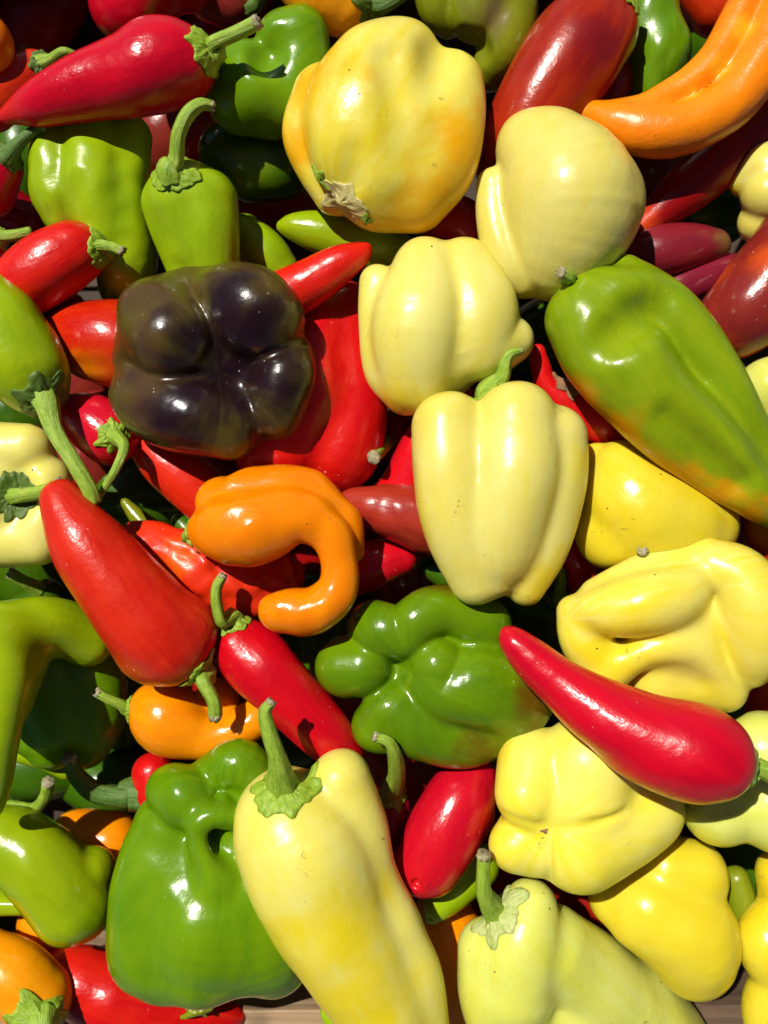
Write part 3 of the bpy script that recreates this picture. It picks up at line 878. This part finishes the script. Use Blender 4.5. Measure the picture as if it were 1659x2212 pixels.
P(C_, 'orange red pepper shaded at one end, lying left of the purple bell', 'redorange',
  [[(140, 720, 265, 55), (190, 735, 275, 82), (260, 745, 280, 95), (330, 760, 270, 90)]], blush=[(210, 800, 320, 70)], cuts=[[(130, 800, 345, 18), (220, 800, 378, 18), (300, 800, 380, 18)]], cutk=20)
P(C_, 'bit of a red pepper between the short red and orange red peppers', 'red', [[(150, 665, 210, 34), (110, 690, 200, 34)]])
P(B, 'bright green pepper at the left edge with a long thick stem pointing down', 'lime',
  [[(-30, 650, 370, 70), (10, 720, 385, 92), (50, 790, 380, 92), (75, 830, 370, 70)]], lump=(4, 110),
  stem=[(78, 862, 400, 26), (118, 930, 430, 20), (160, 1000, 440, 19), (192, 1055, 435, 18), (202, 1085, 425, 20)], calyx=86, calyx_at=(88, 850, 395), calyx_dir=(0.5, 0.8, 0.35), calmat='calyxdark', jag=0.5, cut=False, blush=[(120, 860, 360, 60)])  # dark olive blush paints the shadow beside the calyx into the skin
P(C_, 'red pepper facing up with a star shaped calyx and thin stem beside the purple bell', 'red',
  [[(170, 895, 270, 48), (205, 915, 290, 64), (235, 940, 300, 66)]], stem=[(252, 945, 370, 17), (268, 965, 400, 13), (252, 1010, 410, 10), (228, 1050, 405, 8), (210, 1080, 398, 7)], calyx=48, ncal=7, calyx_at=(250, 942, 365), calyx_dir=(0.25, 0.2, 1), jag=0.5)
P(C_, 'red pepper in broken shadow running from the purple bell to the orange hooked one', 'red',
  [[(310, 950, 250, 40), (365, 1000, 262, 58), (425, 1055, 260, 60), (480, 1110, 240, 48)]])
P(B, 'cream yellow bell pepper with dark green calyx and stub stem at the left edge', 'cream',
  [[(60, 970, 320, 56), (-20, 975, 310, 62)], [(100, 1040, 310, 56), (95, 1130, 310, 60)], [(85, 1165, 315, 56), (0, 1165, 300, 62)], [(10, 1070, 250, 130)]], k=16, cuts=[[(35, 1070, 390, 44)]], cutk=30,
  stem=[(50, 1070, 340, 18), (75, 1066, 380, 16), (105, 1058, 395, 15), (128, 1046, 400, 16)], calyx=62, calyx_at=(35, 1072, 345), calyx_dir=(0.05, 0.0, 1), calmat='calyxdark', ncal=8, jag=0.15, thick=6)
P(B, 'large red pepper with tip up and stem at its lower right, left of centre', 'tomato',
  [[(132, 1082, 430, 46), (150, 1115, 434, 58), (187, 1173, 434, 79), (255, 1260, 425, 93), (325, 1343, 410, 104), (362, 1385, 400, 96)], [(408, 1350, 395, 58)], [(322, 1412, 395, 60)]], k=34, lump=(3, 150),
  stem=[(405, 1425, 405, 24), (438, 1470, 425, 17), (462, 1515, 430, 15), (465, 1545, 420, 15)], calyx=66, calyx_at=(405, 1425, 395), calyx_dir=(0.75, 0.8, 0.1), calmat='calyx', blush=[(260, 1430, 400, 110), (150, 1250, 400, 60)], cell=6.0)
P(C_, 'wrinkled dark red pepper running under the hooked orange pepper', 'red',
  [[(280, 1140, 285, 16), (340, 1170, 290, 42), (420, 1215, 290, 72), (500, 1250, 275, 82), (580, 1260, 250, 80)]], lump=(9, 45), blush=[(390, 1210, 350, 60)])
P(B, 'hook shaped orange pepper curling around on itself, left of centre', 'orange',
  [[(480, 1142, 430, 70), (548, 1138, 440, 84), (635, 1112, 440, 62), (700, 1142, 440, 49), (730, 1208, 440, 41), (728, 1272, 440, 45), (680, 1317, 440, 53), (622, 1321, 435, 49), (598, 1318, 430, 40)],
   [(470, 1085, 400, 48), (560, 1060, 405, 54), (660, 1065, 400, 52), (735, 1125, 395, 44), (762, 1195, 390, 26)]], k=9, lump=(5, 85), cell=5.5,
  calyx=34, calyx_at=(418, 1155, 420), calyx_dir=(-1, 0.1, 0.1), stem=[(418, 1155, 415, 12), (400, 1165, 405, 10)], cut=False)
P(C_, 'brownish red pepper tip pointing at the hooked orange pepper from the pale bell', 'brownred',
  [[(738, 1080, 300, 14), (770, 1087, 302, 34), (830, 1100, 305, 54), (900, 1118, 300, 68), (980, 1140, 285, 72)]], lump=(3, 60))
P(C_, 'red blunt pepper half shaded just right of the hooked orange pepper', 'red', [[(740, 1245, 250, 52), (810, 1218, 255, 54), (862, 1208, 250, 40)]], k=10)
P(C_, 'red pepper edge showing left of the pale bell in the centre', 'red', [[(980, 900, 250, 70), (930, 970, 250, 66), (870, 1050, 240, 52), (810, 1085, 225, 30)]])
P(C_, 'dark pepper deep in the gap with only its pale stem end lit', 'darkred', [[(860, 930, 120, 50), (830, 960, 120, 40)]],
  stem=[(835, 955, 165, 16), (824, 972, 250, 15), (808, 988, 330, 15)], stemmat='stem')

# ------------------------------------------------------------------ centre and right middle
P(B, 'pale yellow bell pepper with a rounded corner, just above the central pale bell', 'cream',
  [[(815, 610, 380, 40), (808, 690, 390, 36), (830, 800, 385, 44), (870, 850, 380, 44)], [(920, 590, 400, 76), (905, 700, 420, 104), (895, 800, 405, 84), (890, 835, 395, 62)], [(1000, 585, 395, 70), (1030, 670, 405, 90), (1030, 740, 400, 86), (1100, 735, 390, 52)], [(940, 760, 360, 110)]],
  k=14, axis=((950, 500, 380), (950, 880, 380)), blush=[(1080, 560, 400, 70), (860, 860, 420, 90)], cell=6.5)
P(B, 'central pale cream bell pepper standing upright with a small bent stem', 'cream',
  [[(968, 925, 440, 80), (975, 1020, 455, 86), (995, 1140, 450, 80), (1030, 1250, 435, 58)], [(1115, 915, 450, 92), (1110, 1020, 470, 98), (1085, 1150, 460, 90), (1070, 1230, 440, 60)], [(1196, 945, 430, 72), (1196, 1050, 435, 70), (1165, 1180, 430, 62), (1135, 1265, 425, 44)], [(1080, 1000, 400, 130)]],
  k=16, cell=6.5, stem=[(1080, 850, 420, 20), (1084, 815, 440, 17), (1092, 782, 450, 14), (1104, 764, 455, 10), (1126, 757, 455, 7)], calyx=46, calyx_at=(1050, 850, 420), calyx_dir=(0, -1, 0.05),
  blush=[(1180, 1250, 450, 90), (910, 1130, 420, 80), (1230, 1000, 440, 80)], axis=((1080, 830, 420), (1075, 1310, 420)))
P(B, 'bright yellow bell pepper between the central pale bell and the folded yellow one', 'goldyellow',
  [[(1345, 1020, 350, 72), (1370, 1090, 360, 108), (1430, 1120, 350, 112), (1500, 1130, 330, 92)], [(1288, 985, 330, 30), (1290, 1060, 330, 44)], [(1320, 1150, 340, 80)]], k=12, lump=(3, 140), cell=6.5)
P(C_, 'ripening green long pepper with orange blush and folds at the right', 'ripening',
  [[(1265, 690, 440, 86), (1326, 768, 450, 104), (1412, 866, 450, 98), (1502, 952, 440, 87), (1595, 1036, 425, 67), (1690, 1112, 400, 38)],
   [(1285, 640, 445, 66), (1330, 640, 460, 66), (1370, 640, 450, 66)], [(1350, 590, 430, 42), (1400, 630, 435, 52), (1470, 700, 440, 62), (1540, 800, 440, 58), (1600, 900, 430, 50), (1680, 1010, 410, 40)]],
  k=20, lump=(3, 160), cell=6.0,
  cuts=[[(1285, 750, 556, 24), (1345, 708, 546, 40), (1415, 668, 524, 30)], [(1450, 905, 546, 20), (1530, 985, 514, 28), (1590, 1045, 484, 20)]], cutk=44,
  stem=[(1250, 618, 450, 18), (1232, 602, 485, 15), (1213, 590, 505, 13)], calyx=26, calyx_at=(1235, 622, 430), calyx_dir=(-1, -0.7, 0.1),
  blush=[(1255, 860, 450, 80), (1340, 945, 450, 85), (1430, 1025, 450, 85), (1525, 1085, 440, 80), (1615, 1128, 420, 75)], axis=((1250, 620, 440), (1690, 1110, 400)))
P(C_, 'thin red pepper with a knobbed tip squeezed under the ripening green pepper', 'red',
  [[(1162, 758, 320, 16), (1166, 785, 318, 20), (1185, 840, 310, 26), (1250, 885, 290, 52), (1340, 930, 270, 60)]],
  calyx=44, calyx_at=(1228, 835, 330), calyx_dir=(0.5, -0.7, 0.6), calmat='drybrown', jag=0.6)
P(C_, 'whitish pale pepper end at the right edge under the ripening green pepper', 'pale', [[(1668, 840, 290, 72), (1720, 900, 280, 80)]])
P(C_, 'dull orange pepper at the right edge beneath the tip of the ripening green pepper', 'redorange', [[(1665, 1130, 270, 58), (1700, 1190, 260, 60)]], blush=[(1640, 1140, 320, 70)])
P(C_, 'red pepper piece in the gap right of the central pale bell', 'red', [[(1205, 1170, 235, 40), (1250, 1230, 240, 38), (1255, 1265, 230, 30)]])
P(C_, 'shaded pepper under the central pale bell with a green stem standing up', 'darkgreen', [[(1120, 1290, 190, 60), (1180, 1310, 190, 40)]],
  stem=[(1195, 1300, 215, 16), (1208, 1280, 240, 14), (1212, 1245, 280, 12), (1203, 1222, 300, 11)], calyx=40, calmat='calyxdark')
P(B, 'folded yellow bell pepper with thick arched lobes and brown scratches at the right', 'yellow',
  [[(1288, 1318, 440, 48), (1335, 1316, 456, 62), (1400, 1302, 466, 70), (1460, 1284, 460, 64), (1498, 1256, 444, 46)],
   [(1538, 1222, 432, 58), (1596, 1250, 444, 70), (1630, 1320, 450, 80), (1634, 1390, 442, 70), (1620, 1436, 425, 50)],
   [(1300, 1470, 410, 40), (1370, 1418, 440, 34), (1440, 1396, 452, 34), (1500, 1404, 450, 32), (1540, 1440, 434, 34), (1570, 1490, 405, 38)],
   [(1240, 1322, 404, 38), (1258, 1380, 410, 50), (1300, 1430, 400, 58)], [(1290, 1288, 410, 40), (1410, 1234, 412, 48), (1500, 1210, 410, 54)],
   [(1420, 1470, 372, 66), (1550, 1478, 375, 58)], [(1445, 1350, 345, 130)]], k=[10, 9, 14, 26, 16, 28, 28], cell=4.5,
  stem=[(1394, 1200, 420, 14), (1390, 1194, 430, 12), (1388, 1190, 438, 12)], lump=(1.5, 120), blush=[(1510, 1300, 430, 50)])
P(C_, 'glossy crimson long pepper lying diagonally on the yellow bells, tip at upper left', 'crimson',
  [[(1093, 1364, 490, 12), (1108, 1386, 494, 31), (1150, 1425, 500, 46), (1215, 1480, 512, 57), (1300, 1540, 530, 75), (1400, 1595, 550, 97), (1490, 1622, 566, 108), (1530, 1632, 570, 98)]], lump=(3.0, 120), cell=6.0,
  stem=[(1608, 1645, 560, 26), (1640, 1658, 560, 22), (1690, 1690, 550, 20)], calyx=80, calyx_at=(1612, 1660, 550), calyx_dir=(1, 0.35, -0.05), calmat='calyxdark', stemmat='stem', cut=False,
  blush=[(1360, 1480, 520, 50), (1250, 1600, 500, 50), (1520, 1730, 510, 60)])
P(C_, 'dark orange pepper deep at the right edge below the folded yellow bell', 'redorange', [[(1680, 1500, 220, 66), (1660, 1560, 200, 50)]])
P(B, 'pale yellow bell pepper behind the crimson pepper, cut off by the right edge', 'pale',
  [[(1555, 1745, 360, 82), (1610, 1740, 370, 70)], [(1670, 1740, 375, 96)], [(1650, 1620, 370, 84)], [(1620, 1690, 330, 100)]], k=14, blush=[(1540, 1810, 370, 80)])
Q4, sh4, org4 = P(B, 'yellow bell pepper with four round lobes seen from its blossom end, lower right', 'yellow',
  [[(1155, 1650, 385, 80), (1138, 1715, 425, 70)], [(1270, 1650, 400, 104), (1265, 1720, 425, 84)], [(1115, 1825, 410, 60), (1150, 1835, 408, 56)], [(1255, 1830, 415, 96), (1330, 1790, 390, 90)], [(1385, 1740, 370, 92)], [(1230, 1735, 345, 142)]],
  k=[14, 14, 16, 20, 40, 44], cell=5.5, cuts=[[(1178, 1796, 496, 14)], [(1178, 1790, 486, 7), (1195, 1720, 506, 7), (1215, 1600, 506, 7)], [(1186, 1796, 488, 6), (1260, 1786, 508, 6), (1350, 1755, 484, 5)], [(1170, 1790, 484, 6), (1110, 1772, 480, 5), (1072, 1756, 450, 5)], [(1182, 1806, 484, 6), (1188, 1868, 472, 5), (1190, 1905, 440, 5)]], cutk=15, axis=((1178, 1796, 500), (1330, 1690, 300)), lump=(2.5, 150),
  blush=[(1110, 1640, 380, 60), (1180, 1880, 400, 50)])
if Q4 is not None:
    patch(Q4, sh4, org4, 'blossom_scar', 'drybrown', (1177, 1797, 478), 9, (0, 0, 1), 3, 0.5, 1.5, 0.8, 5)
P(C_, 'small yellow green pepper squeezed between two yellow ones in the lower right corner', 'olive', [[(1590, 1900, 230, 30), (1602, 1950, 235, 32), (1600, 2000, 225, 26)]])
P(B, 'golden yellow bell pepper, lower half shaded, below the four lobed yellow bell', 'goldyellow',
  [[(1440, 1880, 290, 74), (1500, 1890, 295, 72)], [(1400, 1960, 300, 96), (1480, 2010, 300, 110), (1500, 2060, 290, 90)], [(1330, 1940, 280, 58)]], k=14, lump=(3, 150), cell=6.5)
P(B, 'yellow lobed pepper cut off by the right edge in the lower right corner', 'goldyellow',
  [[(1690, 1890, 290, 56), (1680, 1960, 290, 44), (1655, 2035, 300, 64), (1680, 2110, 300, 58), (1668, 2180, 295, 62), (1690, 2270, 280, 66)]], lump=(3, 120))

# ------------------------------------------------------------------ centre bottom
P(B, 'dark green bell pepper with curled lobes seen from its blossom end, centre', 'green',
  [[(806, 1352, 360, 56), (830, 1362, 378, 60), (872, 1372, 388, 52), (905, 1336, 392, 56), (965, 1318, 378, 56), (1045, 1350, 350, 62)], [(748, 1440, 350, 68), (785, 1440, 366, 64)], [(822, 1566, 350, 62), (850, 1530, 374, 58), (905, 1572, 366, 68), (1000, 1585, 338, 74), (1060, 1560, 320, 76)],
   [(945, 1440, 392, 62), (958, 1490, 388, 68), (1030, 1480, 372, 96), (1105, 1505, 345, 92)], [(950, 1465, 272, 142)], [(892, 1466, 398, 22)]], k=[12, 12, 12, 14, 26, 10], cell=4.5, lump=(2, 110),
  axis=((860, 1445, 450), (1060, 1480, 280)),
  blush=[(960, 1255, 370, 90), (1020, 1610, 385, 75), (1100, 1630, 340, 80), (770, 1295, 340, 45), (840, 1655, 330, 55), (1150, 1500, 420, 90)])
P(C_, 'slender crimson pepper with a curved green stem below the hooked orange pepper', 'crimson',
  [[(525, 1400, 350, 64), (560, 1435, 355, 72), (620, 1500, 352, 70), (690, 1570, 345, 60), (745, 1630, 330, 44)]], lump=(4, 90),
  stem=[(508, 1365, 385, 20), (480, 1345, 410, 14), (468, 1305, 425, 13), (468, 1270, 430, 12), (480, 1246, 430, 10)], calyx=52, calyx_at=(508, 1355, 365), calyx_dir=(-0.35, -0.9, 0.3), ncal=5)
P(C_, 'small bent orange pepper with a thin stem, under the large red pepper', 'orange2',
  [[(335, 1530, 285, 56), (365, 1555, 292, 76), (430, 1588, 296, 52), (490, 1588, 296, 46), (545, 1556, 300, 43), (578, 1542, 294, 36)], [(470, 1515, 245, 50)]], k=14, lump=(2, 90),
  cuts=[[(455, 1530, 350, 30), (490, 1525, 350, 34)]], cutk=22,
  stem=[(284, 1535, 290, 15), (262, 1522, 300, 12), (235, 1510, 310, 11), (212, 1497, 315, 11)], calyx=36, calyx_at=(280, 1530, 285), calyx_dir=(-1, -0.1, 0.2))
P(B, 'red pepper with a dimpled tip towards the viewer between pale and yellow bells', 'tomato',
  [[(1008, 1692, 310, 58), (988, 1735, 322, 74), (955, 1805, 330, 80), (928, 1860, 332, 70), (914, 1888, 334, 50)], [(1035, 1672, 300, 36), (1020, 1760, 300, 48)], [(884, 1868, 328, 40), (900, 1890, 334, 34)], [(944, 1886, 328, 42)]], k=22, lump=(2, 120),
  cuts=[[(900, 1908, 384, 11)]], cutk=8, blush=[(1050, 1800, 310, 80), (1010, 1870, 310, 60)])
P(C_, 'shaded red pepper with an upright hooked stem right of the long pale pepper', 'darkred', [[(845, 1800, 240, 48), (850, 1745, 245, 40), (848, 1720, 245, 30)]],
  stem=[(848, 1705, 290, 24), (857, 1672, 365, 19), (853, 1632, 425, 16), (840, 1603, 448, 13), (812, 1592, 450, 11)], calyx=54, calyx_at=(848, 1705, 275), calyx_dir=(0, -0.6, 0.8))
P(C_, 'small green pepper tip poking out beneath the dimpled red pepper', 'lime', [[(934, 1975, 250, 20), (950, 1950, 250, 34), (985, 1910, 240, 48), (1030, 1870, 220, 50)]], cuts=[[(930, 1985, 274, 7)]], cutk=6)
P(C_, 'orange pepper deep between the long pale pepper and the pale bottom bell', 'orange', [[(960, 1990, 150, 70), (990, 2090, 155, 86), (1010, 2190, 150, 80)]])
P(B, 'pale greenish yellow bell pepper with a withered calyx at the bottom edge', 'pale',
  [[(1145, 1955, 380, 58), (1125, 2040, 390, 84), (1110, 2130, 380, 90)], [(1055, 2050, 360, 68), (1075, 2150, 355, 86), (1120, 2230, 350, 92)], [(1190, 2050, 345, 92), (1290, 2130, 280, 104), (1400, 2215, 200, 104), (1460, 2290, 150, 95)], [(1190, 2190, 270, 130)]],
  k=22, lump=(4, 140), cell=6.5, axis=((1070, 1960, 380), (1400, 2280, 250)),
  stem=[(1058, 1975, 420, 26), (1046, 1930, 450, 19), (1044, 1885, 465, 16), (1045, 1850, 470, 16)], calyx=74, calyx_at=(1062, 1965, 400), calyx_dir=(-0.5, -0.75, 0.5), calmat='calyxpale', ncal=6, jag=0.4)
P(C_, 'long pale yellow pepper with ruffled calyx running down to the bottom edge', 'cream',
  [[(620, 1770, 420, 112), (655, 1830, 430, 142), (700, 1940, 425, 136), (760, 2050, 410, 122), (815, 2150, 390, 108), (860, 2260, 370, 96)], [(736, 1688, 420, 68), (772, 1770, 420, 62), (798, 1880, 412, 58), (858, 2010, 402, 58), (908, 2120, 390, 52), (924, 2230, 367, 48)]],
  k=20, lump=(3, 150), cell=6.0,
  stem=[(608, 1690, 500, 30), (600, 1640, 535, 21), (582, 1585, 550, 17), (572, 1540, 555, 15), (585, 1518, 555, 12)], calyx=82, calyx_at=(612, 1690, 490), calyx_dir=(-0.15, -0.75, 0.7), ncal=6, jag=0.3, calmat='calyx',
  blush=[(640, 2030, 440, 170), (740, 2000, 520, 150), (780, 2180, 460, 180)])
P(B, 'large glossy green bell pepper with crumpled folds in the lower left', 'midgreen',
  [[(365, 1790, 340, 80), (330, 1900, 350, 88), (318, 2040, 345, 86), (345, 2080, 330, 78)], [(450, 1900, 350, 100), (450, 1990, 375, 116), (440, 2060, 362, 104)], [(560, 1920, 345, 100), (570, 2020, 352, 102), (590, 2070, 330, 80)],
   [(374, 1706, 372, 58), (400, 1720, 386, 66)], [(455, 1672, 352, 44), (516, 1648, 370, 54), (560, 1692, 352, 50)], [(505, 1716, 345, 56), (520, 1800, 346, 66), (530, 1850, 345, 80)], [(453, 1704, 402, 14)], [(486, 1690, 400, 13)], [(482, 1727, 402, 17)],
   [(540, 1764, 415, 27), (507, 1768, 424, 27), (458, 1762, 436, 28), (426, 1786, 444, 27), (420, 1822, 448, 27), (438, 1866, 446, 29), (468, 1906, 430, 44)]],
  k=[50, 70, 70, 14, 14, 16, 6, 6, 6, 22], lump=(3, 120), cell=4.8, cuts=[[(500, 1824, 474, 32), (545, 1838, 462, 44)], [(362, 1850, 496, 62), (384, 1896, 500, 52)]], cutk=30, axis=((490, 1700, 400), (440, 2160, 330)),
  blush=[(470, 2130, 400, 60), (340, 1650, 380, 40)])

# ------------------------------------------------------------------ lower left
P(B, 'bright yellow green pepper arching down the left edge over a shaded dark green bell', 'lime',
  [[(-20, 1385, 390, 84), (50, 1362, 365, 72), (120, 1354, 330, 64), (190, 1380, 285, 60)], [(-10, 1400, 430, 80), (8, 1480, 458, 58), (0, 1570, 462, 50), (-10, 1660, 445, 42), (-25, 1740, 430, 30)], [(30, 1440, 370, 66), (5, 1540, 380, 52)]],
  k=[20, 50, 50], cell=5.5, lump=(4, 120))
P(B, 'glossy dark green bell pepper in the shade beside the arching yellow green one', 'midgreen',
  [[(110, 1440, 205, 92), (130, 1530, 200, 90), (120, 1590, 180, 72)], [(185, 1450, 195, 80), (200, 1530, 190, 76), (180, 1600, 170, 62)], [(80, 1560, 200, 74)]], k=12, lump=(4, 110))
P(C_, 'bright sliver of a lime pepper below the yellow green one at the left', 'lime', [[(50, 1625, 180, 26), (90, 1640, 175, 22), (140, 1665, 160, 20)]])
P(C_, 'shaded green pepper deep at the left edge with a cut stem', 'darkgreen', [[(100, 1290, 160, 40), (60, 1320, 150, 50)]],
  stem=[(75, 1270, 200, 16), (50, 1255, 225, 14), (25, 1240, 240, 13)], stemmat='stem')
P(C_, 'narrow olive yellow pepper tip in the dark gap above the wrinkled red pepper', 'olive', [[(270, 1085, 150, 10), (300, 1120, 150, 20), (330, 1150, 150, 26)]])
P(C_, 'dark pepper in the gap beside the red pepper, showing a green end', 'darkgreen', [[(390, 1130, 200, 22), (410, 1150, 200, 30)]])
P(C_, 'red pepper behind the crumpled green bell with a thick dark hooked stem', 'red', [[(330, 1670, 200, 44), (350, 1720, 200, 52), (380, 1780, 190, 50)]],
  stem=[(305, 1712, 205, 30), (265, 1720, 215, 25), (205, 1710, 225, 22), (165, 1675, 245, 19), (150, 1640, 262, 17)], calyx=40, calyx_at=(305, 1712, 205), calyx_dir=(-1, 0, 0.2), stemmat='stemdark', calmat='calyxdark')
P(C_, 'hidden pepper at the left with a thin green hooked stem catching the sun', 'darkgreen', [[(10, 1760, 90, 40), (-30, 1790, 90, 50)]],
  stem=[(40, 1745, 120, 18), (75, 1748, 150, 15), (98, 1720, 190, 14), (104, 1692, 215, 14)], stemmat='stem')
P(C_, 'orange pepper half shaded on the crate floor left of the crumpled green bell', 'orange', [[(170, 1810, 110, 62), (240, 1820, 110, 66)]])
P(B, 'yellow green twisted pepper at the left edge, left of the crumpled green bell', 'lime',
  [[(-20, 1800, 275, 62), (40, 1830, 285, 80), (110, 1890, 285, 88), (155, 1950, 275, 88)], [(200, 1880, 255, 50)], [(-20, 1950, 240, 32), (50, 1955, 250, 24)]], k=16, lump=(4, 110), cell=6.0, blush=[(230, 1900, 280, 50)])
P(C_, 'orange sliver under the twisted yellow green pepper at the left', 'orange', [[(95, 1995, 140, 56), (130, 2010, 130, 50)]])
P(B, 'orange pepper with a large ragged calyx in the bottom left corner', 'orange2',
  [[(-30, 2080, 270, 70), (30, 2110, 280, 74), (80, 2155, 275, 74)]], calyx=104, calyx_at=(92, 2196, 340), calyx_dir=(0.3, 0.5, 0.8), stem=[(92, 2200, 340, 26), (105, 2245, 370, 20), (115, 2280, 375, 17)], calmat='calyx', ncal=5, jag=0.55, thick=9)
P(C_, 'red long pepper lying along the bottom edge under the crumpled green bell', 'tomato',
  [[(120, 2085, 180, 40), (190, 2125, 185, 76), (280, 2160, 180, 84), (380, 2185, 170, 66), (470, 2195, 160, 42), (512, 2195, 155, 20)]], lump=(3, 110))
lf, lsh, lorg = P('dry_calyx', 'small dried green calyx scrap lying on the red pepper at the bottom edge', 'olive',
  [[(394, 2197, 252, 5), (422, 2186, 254, 9), (454, 2176, 250, 8)], [(422, 2186, 254, 5), (402, 2180, 258, 3)], [(432, 2184, 252, 6), (446, 2196, 246, 3)]], k=4, cell=1.6, lump=(1.0, 12), cat='plant scrap')
P(C_, 'light green pepper end showing at the bottom edge beneath the long pale pepper', 'lime', [[(712, 2186, 220, 20), (740, 2240, 220, 28)]])
P(C_, 'dark maroon pepper in the shade at the top edge with an upright stem', 'maroon', [[(450, -20, 170, 60), (510, 0, 170, 56)]],
  stem=[(545, 15, 200, 16), (562, 5, 230, 14), (560, -30, 260, 13)], stemmat='stemdark', cut=False)
P(C_, 'deep red pepper in shadow at the left edge below the lime bell', 'darkred', [[(20, 455, 130, 50), (70, 480, 120, 44)]])
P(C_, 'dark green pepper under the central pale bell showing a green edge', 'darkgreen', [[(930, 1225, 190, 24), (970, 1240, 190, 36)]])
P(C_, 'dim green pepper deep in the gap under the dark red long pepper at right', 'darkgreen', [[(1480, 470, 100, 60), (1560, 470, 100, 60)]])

# ------------------------------------------------------------------ dark filler peppers, added under the pile so the gaps stay black
deep = [(294, 1074), (366, 294), (882, 1650), (1158, 726), (594, 438), (702, 1386), (1398, 354), (66, 54), (1614, 1842), (1254, 1950), (66, 1242), (870, 1254), (726, 1494),
        (1194, 1350), (666, 1182), (618, 1602), (186, 822), (1446, 1494), (54, 342), (450, 990), (30, 894), (198, 1002), (1074, 1914), (1494, 66), (1290, 1254), (1602, 1506), (1602, 1134), (474, 66), (1074, 1602), (462, 1458), (255, 1480)]
rd = np.random.RandomState(4)
deep += [(225, 1690), (85, 1650), (140, 1560)]
for i, (x, y) in enumerate(deep):
    a = rd.uniform(0, 3.14); l = rd.uniform(60, 100); r = rd.uniform(70, 88); z = rd.uniform(-130, -60) - (90 if i > 29 or (x, y) == (66, 54) else 0)
    P('filler_pepper', 'dark filler pepper added to keep a gap beneath the upper layers black', ['darkgreen', 'maroon', 'darkred', 'darkgreen', 'darkred'][i % 5] if i < 30 else 'darkgreen',
      [[(x - l * math.cos(a), y - l * math.sin(a), z, r * 0.9), (x, y, z + 8, r), (x + l * math.cos(a), y + l * math.sin(a), z - 6, r * 0.6)]],
      cell=11.0, group='filler peppers added to darken the gaps')
